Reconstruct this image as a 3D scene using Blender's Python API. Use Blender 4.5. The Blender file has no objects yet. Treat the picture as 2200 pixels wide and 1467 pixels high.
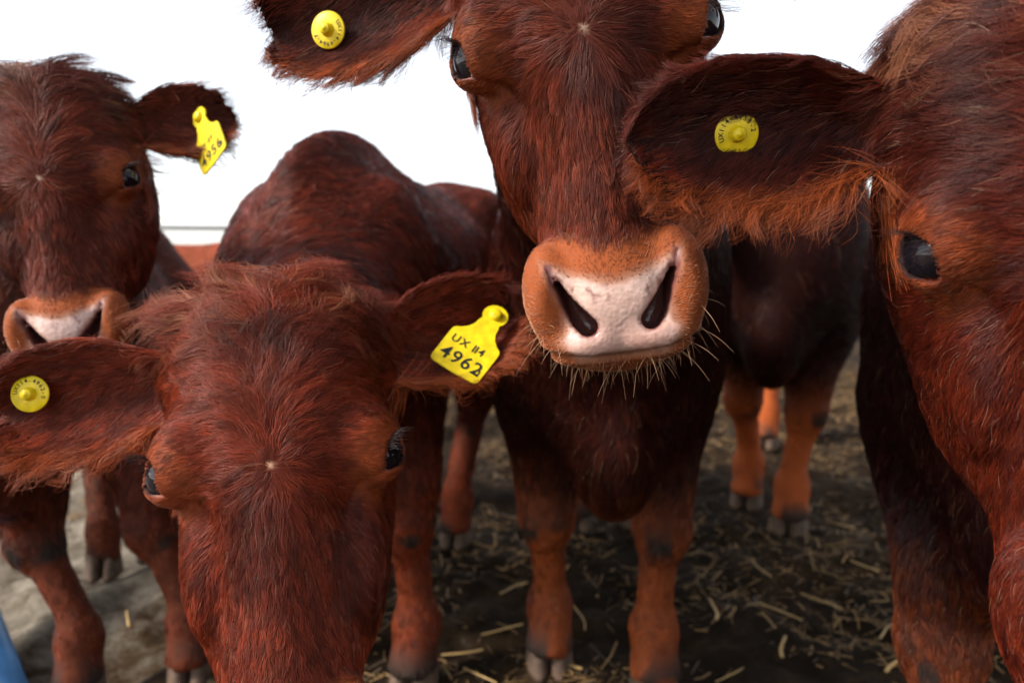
import bpy, math, random, time
import numpy as np
from mathutils import Vector, Matrix, kdtree

T0 = time.time()
R = math.radians
rng = np.random.default_rng(7)
random.seed(7)
sc = bpy.context.scene
col = sc.collection
F = np.float32

# ------------------------------------------------------------------ camera
CAM = np.array([0.0, 0.0, 0.80])
PITCH = R(7.5)
cd = bpy.data.cameras.new('camera')
cd.sensor_width = 36.0
cd.lens = 24.0
cd.clip_start = 0.02
cd.clip_end = 2000.0
cd.dof.use_dof = True
cd.dof.focus_distance = 0.51
cd.dof.aperture_fstop = 4.6
cam = bpy.data.objects.new('camera', cd)
cam.location = CAM.tolist()
cam.rotation_euler = (R(90) - PITCH, 0, 0)
col.objects.link(cam)
sc.camera = cam

# ------------------------------------------------------------------ sky and sun (bright overcast)
SUN_ELEV, SUN_AZ = R(40), R(248)          # azimuth clockwise from +Y: the veiled sun stands to the left of the camera
w = bpy.data.worlds.new('World')
sc.world = w
w.use_nodes = True
nt = w.node_tree
nt.nodes.clear()
out = nt.nodes.new('ShaderNodeOutputWorld')
bg = nt.nodes.new('ShaderNodeBackground')
sky = nt.nodes.new('ShaderNodeTexSky')
sky.sky_type = 'NISHITA'
sky.sun_disc = False
sky.sun_elevation = SUN_ELEV
sky.sun_rotation = SUN_AZ
sky.dust_density = 1.0
hsv = nt.nodes.new('ShaderNodeHueSaturation')      # a veil of thin cloud takes most of the blue out
hsv.inputs['Saturation'].default_value = 0.30
nt.links.new(sky.outputs[0], hsv.inputs['Color'])
nt.links.new(hsv.outputs[0], bg.inputs['Color'])
bg.inputs['Strength'].default_value = 0.08
nt.links.new(bg.outputs[0], out.inputs[0])

sd = bpy.data.lights.new('sun', 'SUN')
sd.energy = 1.5
sd.angle = R(14)
sd.color = (1.0, 0.95, 0.88)
sun = bpy.data.objects.new('sun', sd)
to_sun = Vector((math.sin(SUN_AZ) * math.cos(SUN_ELEV), math.cos(SUN_AZ) * math.cos(SUN_ELEV), math.sin(SUN_ELEV)))
sun.rotation_euler = to_sun.to_track_quat('Z', 'Y').to_euler()
sun.location = (to_sun * 20)[:]
col.objects.link(sun)

sc.view_settings.view_transform = 'Standard'
sc.view_settings.look = 'None'
sc.view_settings.exposure = 2.05
sc.view_settings.gamma = 1.0
sc.view_settings.use_curve_mapping = False
sc.render.engine = 'CYCLES'
cy = sc.cycles
cy.use_denoising = True
cy.sample_clamp_indirect = 2.0
cy.max_bounces = 5
cy.diffuse_bounces = 2
cy.glossy_bounces = 3
cy.transmission_bounces = 4
cy.transparent_max_bounces = 4
cy.caustics_reflective = False
cy.caustics_refractive = False
sc.cycles_curves.shape = 'RIBBONS'
sc.cycles_curves.subdivisions = 1


# ------------------------------------------------------------------ helpers
def tag(o, label=None, cat=None, group=None, kind=None):
    if label: o['label'] = label
    if cat: o['category'] = cat
    if group: o['group'] = group
    if kind: o['kind'] = kind
    return o


def empty(name, loc):
    o = bpy.data.objects.new(name, None)
    o.location = loc
    o.empty_display_size = 0.1
    col.objects.link(o)
    return o


def link(name, me, mat=None, parent=None, world=False):
    o = bpy.data.objects.new(name, me)
    if mat: me.materials.append(mat)
    col.objects.link(o)
    if parent is not None:
        o.parent = parent
        if world:                                   # mesh data are in world space: undo the parent's offset
            o.matrix_parent_inverse = Matrix.Translation(parent.location).inverted()
    return o


def mesh_np(name, v, quads, smooth=True):
    me = bpy.data.meshes.new(name)
    n, m = len(v), len(quads)
    k = quads.shape[1]
    me.vertices.add(n)
    me.vertices.foreach_set('co', np.ascontiguousarray(v, F).ravel())
    me.loops.add(m * k)
    me.loops.foreach_set('vertex_index', np.ascontiguousarray(quads, np.int32).ravel())
    me.polygons.add(m)
    me.polygons.foreach_set('loop_start', np.arange(0, m * k, k, dtype=np.int32))
    me.polygons.foreach_set('use_smooth', np.full(m, smooth))
    me.update(calc_edges=True)
    return me


def color_attr(me, name, c):
    a = me.attributes.new(name, 'FLOAT_COLOR', 'POINT')
    c4 = np.ones((len(c), 4), F)
    c4[:, :3] = c
    a.data.foreach_set('color', c4.ravel())


def float_attr(me, name, c):
    a = me.attributes.new(name, 'FLOAT', 'POINT')
    a.data.foreach_set('value', np.ascontiguousarray(c, F))


def sstep(a, b, x):
    t = np.clip((x - a) / (b - a), 0, 1)
    return t * t * (3 - 2 * t)


def unit(v):
    return v / np.maximum(np.linalg.norm(v, axis=-1, keepdims=True), 1e-9)


def hash3(ix, iy, iz, s=0):
    h = (ix * 374761393 + iy * 668265263 + iz * 2147483647 + s * 974711) & 0xffffffff
    h = ((h ^ (h >> 13)) * 1274126177) & 0xffffffff
    return ((h ^ (h >> 16)) & 0xffff) / 65535.0


def vnoise(p, s=0):
    """value noise 0..1 of points (N,3)"""
    i = np.floor(p).astype(np.int64)
    f = p - i
    f = f * f * (3 - 2 * f)
    r = 0
    for a in (0, 1):
        for b in (0, 1):
            for c in (0, 1):
                wgt = (f[:, 0] if a else 1 - f[:, 0]) * (f[:, 1] if b else 1 - f[:, 1]) * (f[:, 2] if c else 1 - f[:, 2])
                r = r + wgt * hash3(i[:, 0] + a, i[:, 1] + b, i[:, 2] + c, s)
    return r


def rot(yaw, pitch, roll):
    return np.array((Matrix.Rotation(R(roll), 3, 'Y') @ Matrix.Rotation(R(pitch), 3, 'X') @ Matrix.Rotation(R(yaw), 3, 'Z')), F)


def smin(a, b, k):
    h = np.clip(0.5 + 0.5 * (b - a) / k, 0, 1)
    return b * (1 - h) + a * h - k * h * (1 - h)


def smax(a, b, k):
    return -smin(-a, -b, k)


def ell(p, c, r):
    q = p - np.array(c, F)
    r = np.array(r, F)
    a = q / r
    k0 = np.sqrt((a * a).sum(1)) + 1e-6
    a = a / r
    k1 = np.sqrt((a * a).sum(1)) + 1e-6
    return k0 * (k0 - 1) / k1


def cone(p, a, b, ra, rb):
    a = np.array(a, F)
    ba = np.array(b, F) - a
    q = p - a
    t = np.clip((q @ ba) / float(ba @ ba), 0, 1)
    d = q - t[:, None] * ba
    return np.sqrt((d * d).sum(1)) - (ra + (rb - ra) * t)


# ------------------------------------------------------------------ the head, in head space:
# x to the cow's left, -y out of the forehead, +z to the poll, muzzle at -z; metres for a yearling calf
HZ = [-0.272, -0.262, -0.245, -0.215, -0.185, -0.15, -0.10, -0.05, 0.0, 0.05, 0.10, 0.135, 0.155, 0.165]
HF = [0.075, 0.058, 0.036, 0.022, 0.014, 0.014, 0.011, 0.004, 0.0, 0.001, 0.010, 0.025, 0.045, 0.06]
HB = [0.095, 0.110, 0.122, 0.132, 0.142, 0.165, 0.20, 0.215, 0.21, 0.195, 0.17, 0.15, 0.13, 0.11]
HW = [0.020, 0.034, 0.046, 0.053, 0.054, 0.058, 0.070, 0.081, 0.086, 0.091, 0.091, 0.084, 0.070, 0.052]
HT = [0.0, 0.0, 0.0, 0.05, 0.15, 0.42, 0.60, 0.54, 0.24, 0.08, 0.0, 0.0, 0.0, 0.0]
WHORL = np.array((0.0, -0.001, -0.008), F)
EYE = np.array((0.0850, 0.047, -0.002), F)
GAZE = unit(np.array((0.79, -0.61, 0.05), F))
SLIT = np.array((0.0, -0.62, -0.78), F)
SLIT = unit(SLIT - GAZE * float(SLIT @ GAZE))
SLITV = np.cross(GAZE, SLIT)
if SLITV[2] < 0: SLITV = -SLITV


def nostril(q):
    """a slit curling from low near the middle to high on the outside, running in under the nose pad"""
    line = ((0.0240, 0.0150, -0.2235, 0.0074), (0.0300, 0.0150, -0.2165, 0.0074), (0.0365, 0.0140, -0.2065, 0.0054), (0.0420, 0.0130, -0.1960, 0.0036), (0.0462, 0.0140, -0.1855, 0.0026), (0.0490, 0.0170, -0.1745, 0.0018))
    s = 1.0
    fine = np.linspace(0, len(line) - 1, 13)
    pts = np.stack([np.interp(fine, np.arange(len(line)), [a[i] for a in line]) for i in range(4)], 1)
    for k, (x, y, z, r) in enumerate(pts):
        if k: s = np.minimum(s, cone(q, pts[k - 1][:3], (x, y, z), pts[k - 1][3], r))
        if k < 10: s = np.minimum(s, cone(q, (x, y, z), (x - 0.35 * (x - 0.026), y + 0.035, z), r, r * 1.15))
    return s


def head_sdf(p):
    q = p.copy()
    q[:, 0] = np.abs(q[:, 0])
    x, y, z = q[:, 0], q[:, 1], q[:, 2]
    yf, yb, hw, tp = (np.interp(z, HZ, t).astype(F) for t in (HF, HB, HW, HT))
    yc, ry = (yf + yb) / 2, (yb - yf) / 2
    fr = np.clip((yc - y) / ry, -1, 1.3)
    wx = hw * (1 - tp * np.clip(fr, 0, 1) ** 1.6) * (1 - 0.25 * np.clip(-fr, 0, 1) ** 2)
    n = 2.5
    N = ((x / wx) ** n + (np.abs(y - yc) / ry) ** n) ** (1 / n)
    d = (N - 1) * np.minimum(wx, ry)
    d = smax(d, z - 0.162, 0.03)
    d = smax(d, -0.258 - z, 0.015)
    d = smin(d, ell(q, (0.0, 0.062, 0.135), (0.062, 0.05, 0.036)), 0.03)      # poll
    d = smin(d, ell(q, (0.074, 0.052, 0.012), (0.030, 0.036, 0.034)), 0.022)  # orbit and brow
    d = smin(d, ell(q, (0.052, 0.135, -0.055), (0.036, 0.062, 0.085)), 0.03)  # jaw muscle
    d = smin(d, ell(q, (0.066, 0.072, -0.062), (0.017, 0.024, 0.050)), 0.018)  # cheek ridge
    d = smin(d, ell(q, (0.0, 0.068, -0.205), (0.063, 0.058, 0.047)), 0.022)   # muzzle
    d = smin(d, ell(q, (0.0505, 0.046, -0.195), (0.0225, 0.036, 0.041)), 0.012)  # nostril wing
    d = smin(d, ell(q, (0.026, 0.048, -0.236), (0.034, 0.034, 0.020)), 0.014)  # upper lip
    d = smin(d, ell(q, (0.0, 0.088, -0.245), (0.040, 0.042, 0.021)), 0.010)   # chin
    zm = -0.250 + 0.35 * (y - 0.03) * 0.4 + 0.12 * x
    d = d + 0.0045 * np.exp(-((z - zm) / 0.0035) ** 2) * (z < -0.2) * (y > 0.02)  # mouth line
    # nostrils: a comma from low near the middle to high on the outside
    s = nostril(q)
    d = smax(d, -ell(q, (0.0420, 0.003, -0.2110), (0.011, 0.0150, 0.023)), 0.014)    # hollow of the wing beside the slit
    d = smax(d, -s, 0.004)
    # eye lids and the opening between them
    e = q - EYE
    g, u, v = e @ GAZE, e @ SLIT, e @ SLITV
    r = np.sqrt((e * e).sum(1))
    d = smin(d, r - 0.0242, 0.008)
    op = np.abs(v + 0.0005) - 0.0130 * (1 - (u / 0.0190) ** 2)
    op = np.maximum(np.maximum(op, -g), r - 0.045)
    d = smax(d, -op, 0.0025)
    # tear groove from the inner corner down the face
    d = d + 0.003 * np.exp(-((v) / 0.004) ** 2) * sstep(0.018, 0.026, u) * sstep(0.06, 0.035, u) * (r < 0.07)
    return d


EAR_L = 0.190


class Ear:
    """a cupped leaf; frame in head space: base, u to the tip, n towards the open side"""
    def __init__(self, base, u, n, L=EAR_L, W=0.056, cup=0.038, droop=0.0):
        self.b = np.array(base, F)
        self.u = unit(np.array(u, F))
        n = np.array(n, F)
        self.n = unit(n - self.u * float(n @ self.u))
        self.v = np.cross(self.n, self.u)
        if self.v[2] < 0: self.v = -self.v
        self.L, self.W, self.cup, self.droop = L, W, cup, droop

    def coords(self, p):
        q = p - self.b
        u, v, n = q @ self.u, q @ self.v, q @ self.n
        return u, v + self.droop * u * u, n

    def half(self, u):
        t = np.clip(u / self.L, 0, 1)
        base = 0.46 + 0.54 * sstep(0.0, 0.5, t)
        tip = np.sqrt(np.clip(1 - (np.clip(t - 0.55, 0, 1) / 0.45) ** 2.2, 0, 1))
        return self.W * base * tip + 1e-4

    def point(self, u, v, off=0.0):
        """head-space point on the open face"""
        h = float(self.half(np.array([u]))[0])
        w = self.cup * ((v / h) ** 2 - 0.8) + 0.005 + off
        vv = v - self.droop * u * u
        return self.b + self.u * u + self.v * vv + self.n * w

    def sdf(self, p):
        u, v, n = self.coords(p)
        h = self.half(u)
        a = np.clip(v / h, -1.2, 1.2)
        c = self.cup * sstep(0, 0.05, u) * (a * a - 0.8)
        th = 0.0052 * (1 - 0.25 * np.clip(u / self.L, 0, 1))
        d = (np.abs(n - c) - th) * 0.8
        o = np.maximum((np.abs(v) - h) * 0.75, np.maximum(u - self.L, -u))
        d = smax(d, o, 0.004)
        return smin(d, cone(p, self.b - self.u * 0.045 - self.n * 0.012, self.b + self.u * 0.012, 0.034, 0.018), 0.016)


# ------------------------------------------------------------------ a whole cow as one implicit surface
class Cow:
    def __init__(self, head, rotation, hs, ears, stand, heading, bs, feet, fine, coarse):
        self.O = np.array(head, F)
        self.M = rot(*rotation)
        self.hs = hs
        self.ears = ears
        self.S = np.array((stand[0], stand[1], 0), F)
        h = unit(np.array((heading[0], heading[1], 0), F))
        self.h = h
        self.B = np.stack([h, np.array((-h[1], h[0], 0), F), np.array((0, 0, 1), F)], 1)   # columns f, l, z
        self.bs = bs
        self.fine, self.coarse = fine, coarse
        self.feet = [self.to_body(np.array([[x, y, 0]], F))[0] for x, y in feet]
        sk = self.to_body(self.to_world(np.array([[0, 0.14, 0.04], [0, 0.165, -0.03], [0, 0.125, 0.075]], F)))
        self.groups = []
        self.make_groups(sk)

    rust = 0.6
    legs = 1.0  # brightens the rust of the lower legs: warm light put into the colour
    tousle = 0.4
    snout = 1.0                                      # how pale the hair of the muzzle is
    trunk = 1.0                                      # shade between the bodies painted into the coat behind the head; lower is darker
    flakes = 0.0                                     # dried flakes of dirt caught in the forehead hair
    nape = (0.05, 0.80, 0.170, -0.05, 0.92)          # where the neck leaves the shoulders
    face = 1.0                                       # length of the face below the eyes against the standard head

    def to_head(self, p):
        q = ((p - self.O) @ self.M) / self.hs
        if self.face != 1.0:
            z = q[:, 2]
            q[:, 2] = np.where(z < -0.02, -0.02 + (z + 0.02) / self.face, z)
        return q

    def to_world(self, q):
        if self.face != 1.0:
            q = q.copy()
            z = q[:, 2]
            q[:, 2] = np.where(z < -0.02, -0.02 + (z + 0.02) * self.face, z)
        return (q * self.hs) @ self.M.T + self.O

    def to_body(self, p): return ((p - self.S) @ self.B) / self.bs

    def make_groups(self, sk):
        k = self.hs / self.bs
        A = lambda *a: np.array(a, F)

        def torso(b):
            q = b.copy()
            q[:, 1] = np.abs(q[:, 1])
            d = ell(q, (0.0, 0, 0.69), (0.27, 0.18, 0.26))
            d = smin(d, ell(q, (-0.36, 0, 0.69), (0.44, 0.215, 0.245)), 0.08)
            d = smin(d, ell(q, (-0.70, 0, 0.80), (0.24, 0.17, 0.19)), 0.08)
            d = smin(d, ell(q, (-0.06, 0, 0.90), (0.24, 0.055, 0.12)), 0.07)
            d = smin(d, ell(q, (-0.45, 0, 0.88), (0.45, 0.07, 0.07)), 0.06)
            d = smin(d, ell(q, (-0.66, 0.115, 0.90), (0.09, 0.055, 0.06)), 0.06)
            d = smin(d, ell(q, (0.03, 0.115, 0.69), (0.12, 0.080, 0.23)), 0.05)
            d = smin(d, ell(q, (0.17, 0, 0.52), (0.13, 0.075, 0.14)), 0.07)
            return d

        def neck(b):
            f0, z0, r0, f2, z2 = self.nape
            d = cone(b, (f0, 0, z0), sk[0], r0, 0.095 * k)
            d = smin(d, cone(b, (0.10, 0, 0.64), sk[1], 0.13, 0.07 * k), 0.06)
            d = smin(d, cone(b, (f2, 0, z2), sk[2], 0.080, 0.055 * k), 0.06)
            return d

        def front(i, sgn):
            fx, fl = self.feet[i][0], self.feet[i][1]

            def fn(b):
                top = A(0.0, 0.115 * sgn, 0.58)
                kn = A(0.55 * fx + 0.45 * 0.02, 0.6 * fl + 0.4 * 0.115 * sgn, 0.315)
                ft = A(fx - 0.02, fl, 0.115)
                ho = A(fx + 0.005, fl, 0.045)
                d = cone(b, top, kn + A(-0.01, 0, 0.06), 0.088, 0.053)
                d = smin(d, cone(b, kn + A(-0.01, 0, 0.09), kn, 0.050, 0.049), 0.03)
                d = smin(d, ell(b, kn + A(0.014, 0, -0.005), (0.045, 0.050, 0.056)), 0.012)
                d = smin(d, cone(b, kn, ft + A(0, 0, 0.04), 0.036, 0.030), 0.03)
                d = smin(d, ell(b, ft, (0.041, 0.043, 0.042)), 0.03)
                d = smin(d, cone(b, ft, ho, 0.036, 0.046), 0.02)
                return smax(d, 0.040 - b[:, 2], 0.01)
            return fn, (min(fx, 0) - 0.10, min(fl, 0.115 * sgn) - 0.10, 0.0), (max(fx, 0) + 0.10, max(fl, 0.115 * sgn) + 0.10, 0.66)

        def hind(i, sgn):
            fx, fl = self.feet[i][0], self.feet[i][1]

            def fn(b):
                hip = A(-0.70, 0.10 * sgn, 0.74)
                st = A(-0.58, 0.13 * sgn, 0.56)
                hk = A(0.7 * fx + 0.3 * -0.85 - 0.05, 0.6 * fl + 0.4 * 0.12 * sgn, 0.40)
                ft = A(fx - 0.02, fl, 0.115)
                ho = A(fx + 0.005, fl, 0.045)
                d = cone(b, hip, st, 0.15, 0.105)
                d = smin(d, cone(b, hip, hk, 0.13, 0.05), 0.05)
                d = smin(d, cone(b, st, hk, 0.10, 0.048), 0.05)
                d = smin(d, ell(b, hk, (0.055, 0.042, 0.058)), 0.02)
                d = smin(d, cone(b, hk, ft + A(0, 0, 0.04), 0.042, 0.034), 0.03)
                d = smin(d, ell(b, ft, (0.042, 0.044, 0.045)), 0.03)
                d = smin(d, cone(b, ft, ho, 0.036, 0.045), 0.02)
                return smax(d, 0.040 - b[:, 2], 0.01)
            return fn, (min(fx, -0.9) - 0.10, min(fl, 0) - 0.15, 0.0), (-0.42, max(fl, 0) + 0.15, 0.9)

        def tail(b):
            d = cone(b, (-0.90, 0, 0.90), (-0.97, 0, 0.78), 0.04, 0.026)
            return smin(d, cone(b, (-0.97, 0, 0.78), (-0.96, 0.02, 0.40), 0.024, 0.018), 0.02)

        G = self.groups
        G.append(('b', torso, A(-0.95, -0.23, 0.36), A(0.32, 0.23, 1.02), 0.04))
        lo = np.minimum(sk.min(0) - 0.12, A(-0.15, -0.18, 0.5))
        hi = np.maximum(sk.max(0) + 0.12, A(0.24, 0.18, 1.0))
        G.append(('b', neck, lo, hi, 0.08))
        for i, (mk, sg) in enumerate(((front, 1), (front, -1), (hind, 1), (hind, -1))):
            fn, lo, hi = mk(i, sg)
            G.append(('b', fn, A(*lo), A(*hi), 0.05))
        G.append(('b', tail, A(-1.02, -0.05, 0.36), A(-0.85, 0.07, 0.96), 0.03))
        G.append(('h', head_sdf, A(-0.115, -0.01, -0.285), A(0.115, 0.225, 0.175), 0.04))
        for e in self.ears:
            c = np.stack([e.b - e.u * 0.06, e.b + e.u * e.L])
            G.append(('h', e.sdf, c.min(0) - 0.065, c.max(0) + 0.065, 0.010))

    def sdf(self, p):
        b, h = self.to_body(p), self.to_head(p)
        d = np.full(len(p), 0.5, F)
        for sp, fn, lo, hi, k in self.groups:
            q = b if sp == 'b' else h
            s = self.bs if sp == 'b' else self.hs
            m = 0.13 / s
            idx = np.flatnonzero(((q > lo - m) & (q < hi + m)).all(1))
            if len(idx):
                d[idx] = smin(d[idx], fn(q[idx]).astype(F) * s, k)
        return d

    def grad(self, p, e=0.0012):
        g = np.empty_like(p)
        g[:] = 0
        for k in ((1, -1, -1), (-1, -1, 1), (-1, 1, -1), (1, 1, 1)):
            k = np.array(k, F)
            g += k * (self.sdf(p + k * e) / (4 * e))[:, None]
        return g

    def axes(self):
        """rectilinear grid lines: fine round the head, coarse elsewhere"""
        hc = [np.array([[x, y, z]], F) for x in (-0.12, 0.12) for y in (-0.01, 0.22) for z in (-0.28, 0.18)]
        pts = np.concatenate([self.to_world(c) for c in hc] + [self.to_world(np.stack([e.b + e.u * e.L, e.b + e.u * e.L * 0.7 + e.v * e.W, e.b + e.u * e.L * 0.7 - e.v * e.W])) for e in self.ears])
        flo, fhi = pts.min(0) - 0.012, pts.max(0) + 0.012
        bc = np.array([[f, l, z] for f in (-1.02, 0.32) for l in (-0.3, 0.3) for z in (0.0, 1.05)], F) * self.bs
        bp = bc @ self.B.T + self.S
        lo, hi = np.minimum(bp.min(0), flo) - 0.03, np.maximum(bp.max(0), fhi) + 0.03
        lo[2] = 0.02
        ax = []
        for a in range(3):
            n1 = max(1, int(np.ceil((flo[a] - lo[a]) / self.coarse)))
            n2 = int(np.ceil((fhi[a] - flo[a]) / self.fine))
            n3 = max(1, int(np.ceil((hi[a] - fhi[a]) / self.coarse)))
            L = np.concatenate([np.linspace(lo[a], flo[a], n1 + 1)[:-1], np.linspace(flo[a], fhi[a], n2 + 1), np.linspace(fhi[a], hi[a], n3 + 1)[1:]])
            pad = (-len(L)) % 8
            if pad: L = np.concatenate([L, L[-1] + self.coarse * np.arange(1, pad + 1)])
            ax.append(L.astype(F))
        return ax

    def polygonise(self):
        X, Y, Z = self.axes()
        n = (len(X), len(Y), len(Z))
        nb = [k // 8 for k in n]
        c = [(A[3::8] + A[4::8]) / 2 for A in (X, Y, Z)]
        hd = [(np.append(A[8::8], A[-1]) - A[0::8]) / 2 for A in (X, Y, Z)]
        cx, cyy, cz = np.meshgrid(*c, indexing='ij')
        P = np.stack([cx.ravel(), cyy.ravel(), cz.ravel()], 1).astype(F)
        D = self.sdf(P)
        hx, hy, hz = np.meshgrid(*hd, indexing='ij')
        diag = np.sqrt(hx ** 2 + hy ** 2 + hz ** 2).ravel()
        act = np.flatnonzero(np.abs(D) < diag * 1.7 + 0.012)
        full = np.repeat(np.repeat(np.repeat(np.where(D < 0, -1, 1).astype(F).reshape(nb), 8, 0), 8, 1), 8, 2)
        o = np.arange(8)
        for s in range(0, len(act), 1500):
            a = act[s:s + 1500]
            bi, bj, bk = np.unravel_index(a, nb)
            I = (bi[:, None] * 8 + o)[:, :, None, None] + np.zeros((1, 1, 8, 8), int)
            J = (bj[:, None] * 8 + o)[:, None, :, None] + np.zeros((1, 8, 1, 8), int)
            K = (bk[:, None] * 8 + o)[:, None, None, :] + np.zeros((1, 8, 8, 1), int)
            p = np.stack([X[I].ravel(), Y[J].ravel(), Z[K].ravel()], 1)
            full[I.ravel(), J.ravel(), K.ravel()] = self.sdf(p)
        ins = full < 0
        cnt = np.zeros([k - 1 for k in n], np.int8)
        corners = [(a, b, c2) for a in (0, 1) for b in (0, 1) for c2 in (0, 1)]
        sl = lambda a, k: slice(a, k - 1 + a)
        for a, b, c2 in corners:
            cnt += ins[sl(a, n[0]), sl(b, n[1]), sl(c2, n[2])]
        ci, cj, ck = np.nonzero((cnt > 0) & (cnt < 8))
        vid = np.full([k - 1 for k in n], -1, np.int32)
        vid[ci, cj, ck] = np.arange(len(ci))
        val = {co: full[ci + co[0], cj + co[1], ck + co[2]] for co in corners}
        acc = np.zeros((len(ci), 3))
        num = np.zeros(len(ci))
        for co in corners:
            for a in range(3):
                if co[a]: continue
                c2 = list(co); c2[a] = 1; c2 = tuple(c2)
                v0, v1 = val[co], val[c2]
                m = (v0 < 0) != (v1 < 0)
                t = np.where(m, v0 / np.where(m, v0 - v1, 1), 0)
                pos = np.zeros((len(ci), 3)) + np.array(co)
                pos[:, a] += t
                acc += pos * m[:, None]
                num += m
        loc = acc / num[:, None]
        V = np.empty((len(ci), 3), F)
        for a, (A, ii) in enumerate(((X, ci), (Y, cj), (Z, ck))):
            V[:, a] = A[ii] * (1 - loc[:, a]) + A[ii + 1] * loc[:, a]
        Q = []
        for a in range(3):
            b, c2 = (a + 1) % 3, (a + 2) % 3
            s0 = [slice(None)] * 3; s1 = [slice(None)] * 3
            s0[a] = slice(0, n[a] - 1); s1[a] = slice(1, n[a])
            ch = ins[tuple(s0)] != ins[tuple(s1)]
            e = list(np.nonzero(ch))
            ok = (e[b] > 0) & (e[c2] > 0) & (e[b] < n[b] - 1) & (e[c2] < n[c2] - 1)
            e = [k[ok] for k in e]
            flip = ins[tuple(e)]
            q = []
            for db, dc in ((0, 0), (-1, 0), (-1, -1), (0, -1)):
                k = list(e); k[b] = e[b] + db; k[c2] = e[c2] + dc
                q.append(vid[tuple(k)])
            q = np.stack(q, 1)
            q[~flip] = q[~flip][:, ::-1]
            Q.append(q)
        Q = np.concatenate(Q)
        Q = Q[(Q >= 0).all(1)]
        for it in range(2):
            g = self.grad(V)
            d = self.sdf(V)
            st = (d / np.maximum((g * g).sum(1), 0.25))[:, None] * g
            ln = np.linalg.norm(st, axis=1, keepdims=True)
            V = V - st * np.minimum(1, 0.006 / np.maximum(ln, 1e-9))
        return V, Q


# ------------------------------------------------------------------ materials
def material(name):
    m = bpy.data.materials.new(name)
    m.use_nodes = True
    t = m.node_tree
    b = t.nodes.get('Principled BSDF')
    return m, t, b


def node(t, kind, **kw):
    n = t.nodes.new('ShaderNode' + kind)
    for k, v in kw.items():
        if k in n.inputs: n.inputs[k].default_value = v
        else: setattr(n, k, v)
    return n


def plain(name, c, rough=0.6, spec=0.4, noise=0.0, scale=20.0, bump=0.0):
    m, t, b = material(name)
    b.inputs['Roughness'].default_value = rough
    b.inputs['Specular IOR Level'].default_value = spec
    b.inputs['Base Color'].default_value = (*c, 1)
    if noise or bump:
        tc = node(t, 'TexCoord')
        nz = node(t, 'TexNoise', Scale=scale, Detail=6.0)
        t.links.new(tc.outputs['Object'], nz.inputs['Vector'])
        if noise:
            rp = node(t, 'ValToRGB')
            rp.color_ramp.elements[0].color = (*[k * (1 - noise) for k in c], 1)
            rp.color_ramp.elements[1].color = (*[min(1, k * (1 + noise)) for k in c], 1)
            rp.color_ramp.elements[0].position = 0.3
            rp.color_ramp.elements[1].position = 0.7
            t.links.new(nz.outputs[0], rp.inputs[0])
            t.links.new(rp.outputs[0], b.inputs['Base Color'])
        if bump:
            bp = node(t, 'Bump', Strength=0.6, Distance=bump)
            t.links.new(nz.outputs[0], bp.inputs['Height'])
            t.links.new(bp.outputs[0], b.inputs['Normal'])
    return m


def skin_material():
    m, t, b = material('cow_skin')
    a = node(t, 'Attribute', attribute_name='tint')
    pad = node(t, 'Attribute', attribute_name='pad')
    t.links.new(a.outputs['Color'], b.inputs['Base Color'])
    tc = node(t, 'TexCoord')
    vo = node(t, 'TexVoronoi', Scale=300.0)
    vo.feature = 'SMOOTH_F1'
    nz = node(t, 'TexNoise', Scale=130.0, Detail=5.0)
    wv = node(t, 'TexNoise', Scale=60.0, Detail=3.0, Distortion=1.5)
    for k in (vo, nz, wv): t.links.new(tc.outputs['Object'], k.inputs['Vector'])
    ad = node(t, 'Math', operation='SUBTRACT')
    t.links.new(nz.outputs[0], ad.inputs[0])
    t.links.new(vo.outputs['Distance'], ad.inputs[1])
    ad2 = node(t, 'Math', operation='ADD')
    t.links.new(ad.outputs[0], ad2.inputs[0])
    t.links.new(wv.outputs[0], ad2.inputs[1])
    ml = node(t, 'Math', operation='MULTIPLY')
    t.links.new(ad2.outputs[0], ml.inputs[0])
    t.links.new(pad.outputs['Fac'], ml.inputs[1])
    bp = node(t, 'Bump', Strength=0.38, Distance=0.0010)
    t.links.new(ml.outputs[0], bp.inputs['Height'])
    t.links.new(bp.outputs[0], b.inputs['Normal'])
    mr = node(t, 'MapRange')
    mr.inputs['To Min'].default_value = 0.75
    mr.inputs['To Max'].default_value = 0.22
    t.links.new(pad.outputs['Fac'], mr.inputs['Value'])
    t.links.new(mr.outputs[0], b.inputs['Roughness'])
    sp = node(t, 'MapRange')
    sp.inputs['To Min'].default_value = 0.15
    sp.inputs['To Max'].default_value = 0.55
    t.links.new(pad.outputs['Fac'], sp.inputs['Value'])
    t.links.new(sp.outputs[0], b.inputs['Specular IOR Level'])
    return m


def hair_material(name, rough=0.38, fixed=None):
    m = bpy.data.materials.new(name)
    m.use_nodes = True
    t = m.node_tree
    t.nodes.clear()
    o = node(t, 'OutputMaterial')
    h = node(t, 'BsdfPrincipled')
    h.inputs['Roughness'].default_value = rough
    h.inputs['Specular IOR Level'].default_value = 0.22
    if fixed: h.inputs['Base Color'].default_value = (*fixed, 1)
    else:
        a = node(t, 'Attribute', attribute_name='tint')
        t.links.new(a.outputs['Color'], h.inputs['Base Color'])
    t.links.new(h.outputs[0], o.inputs['Surface'])
    return m


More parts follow.
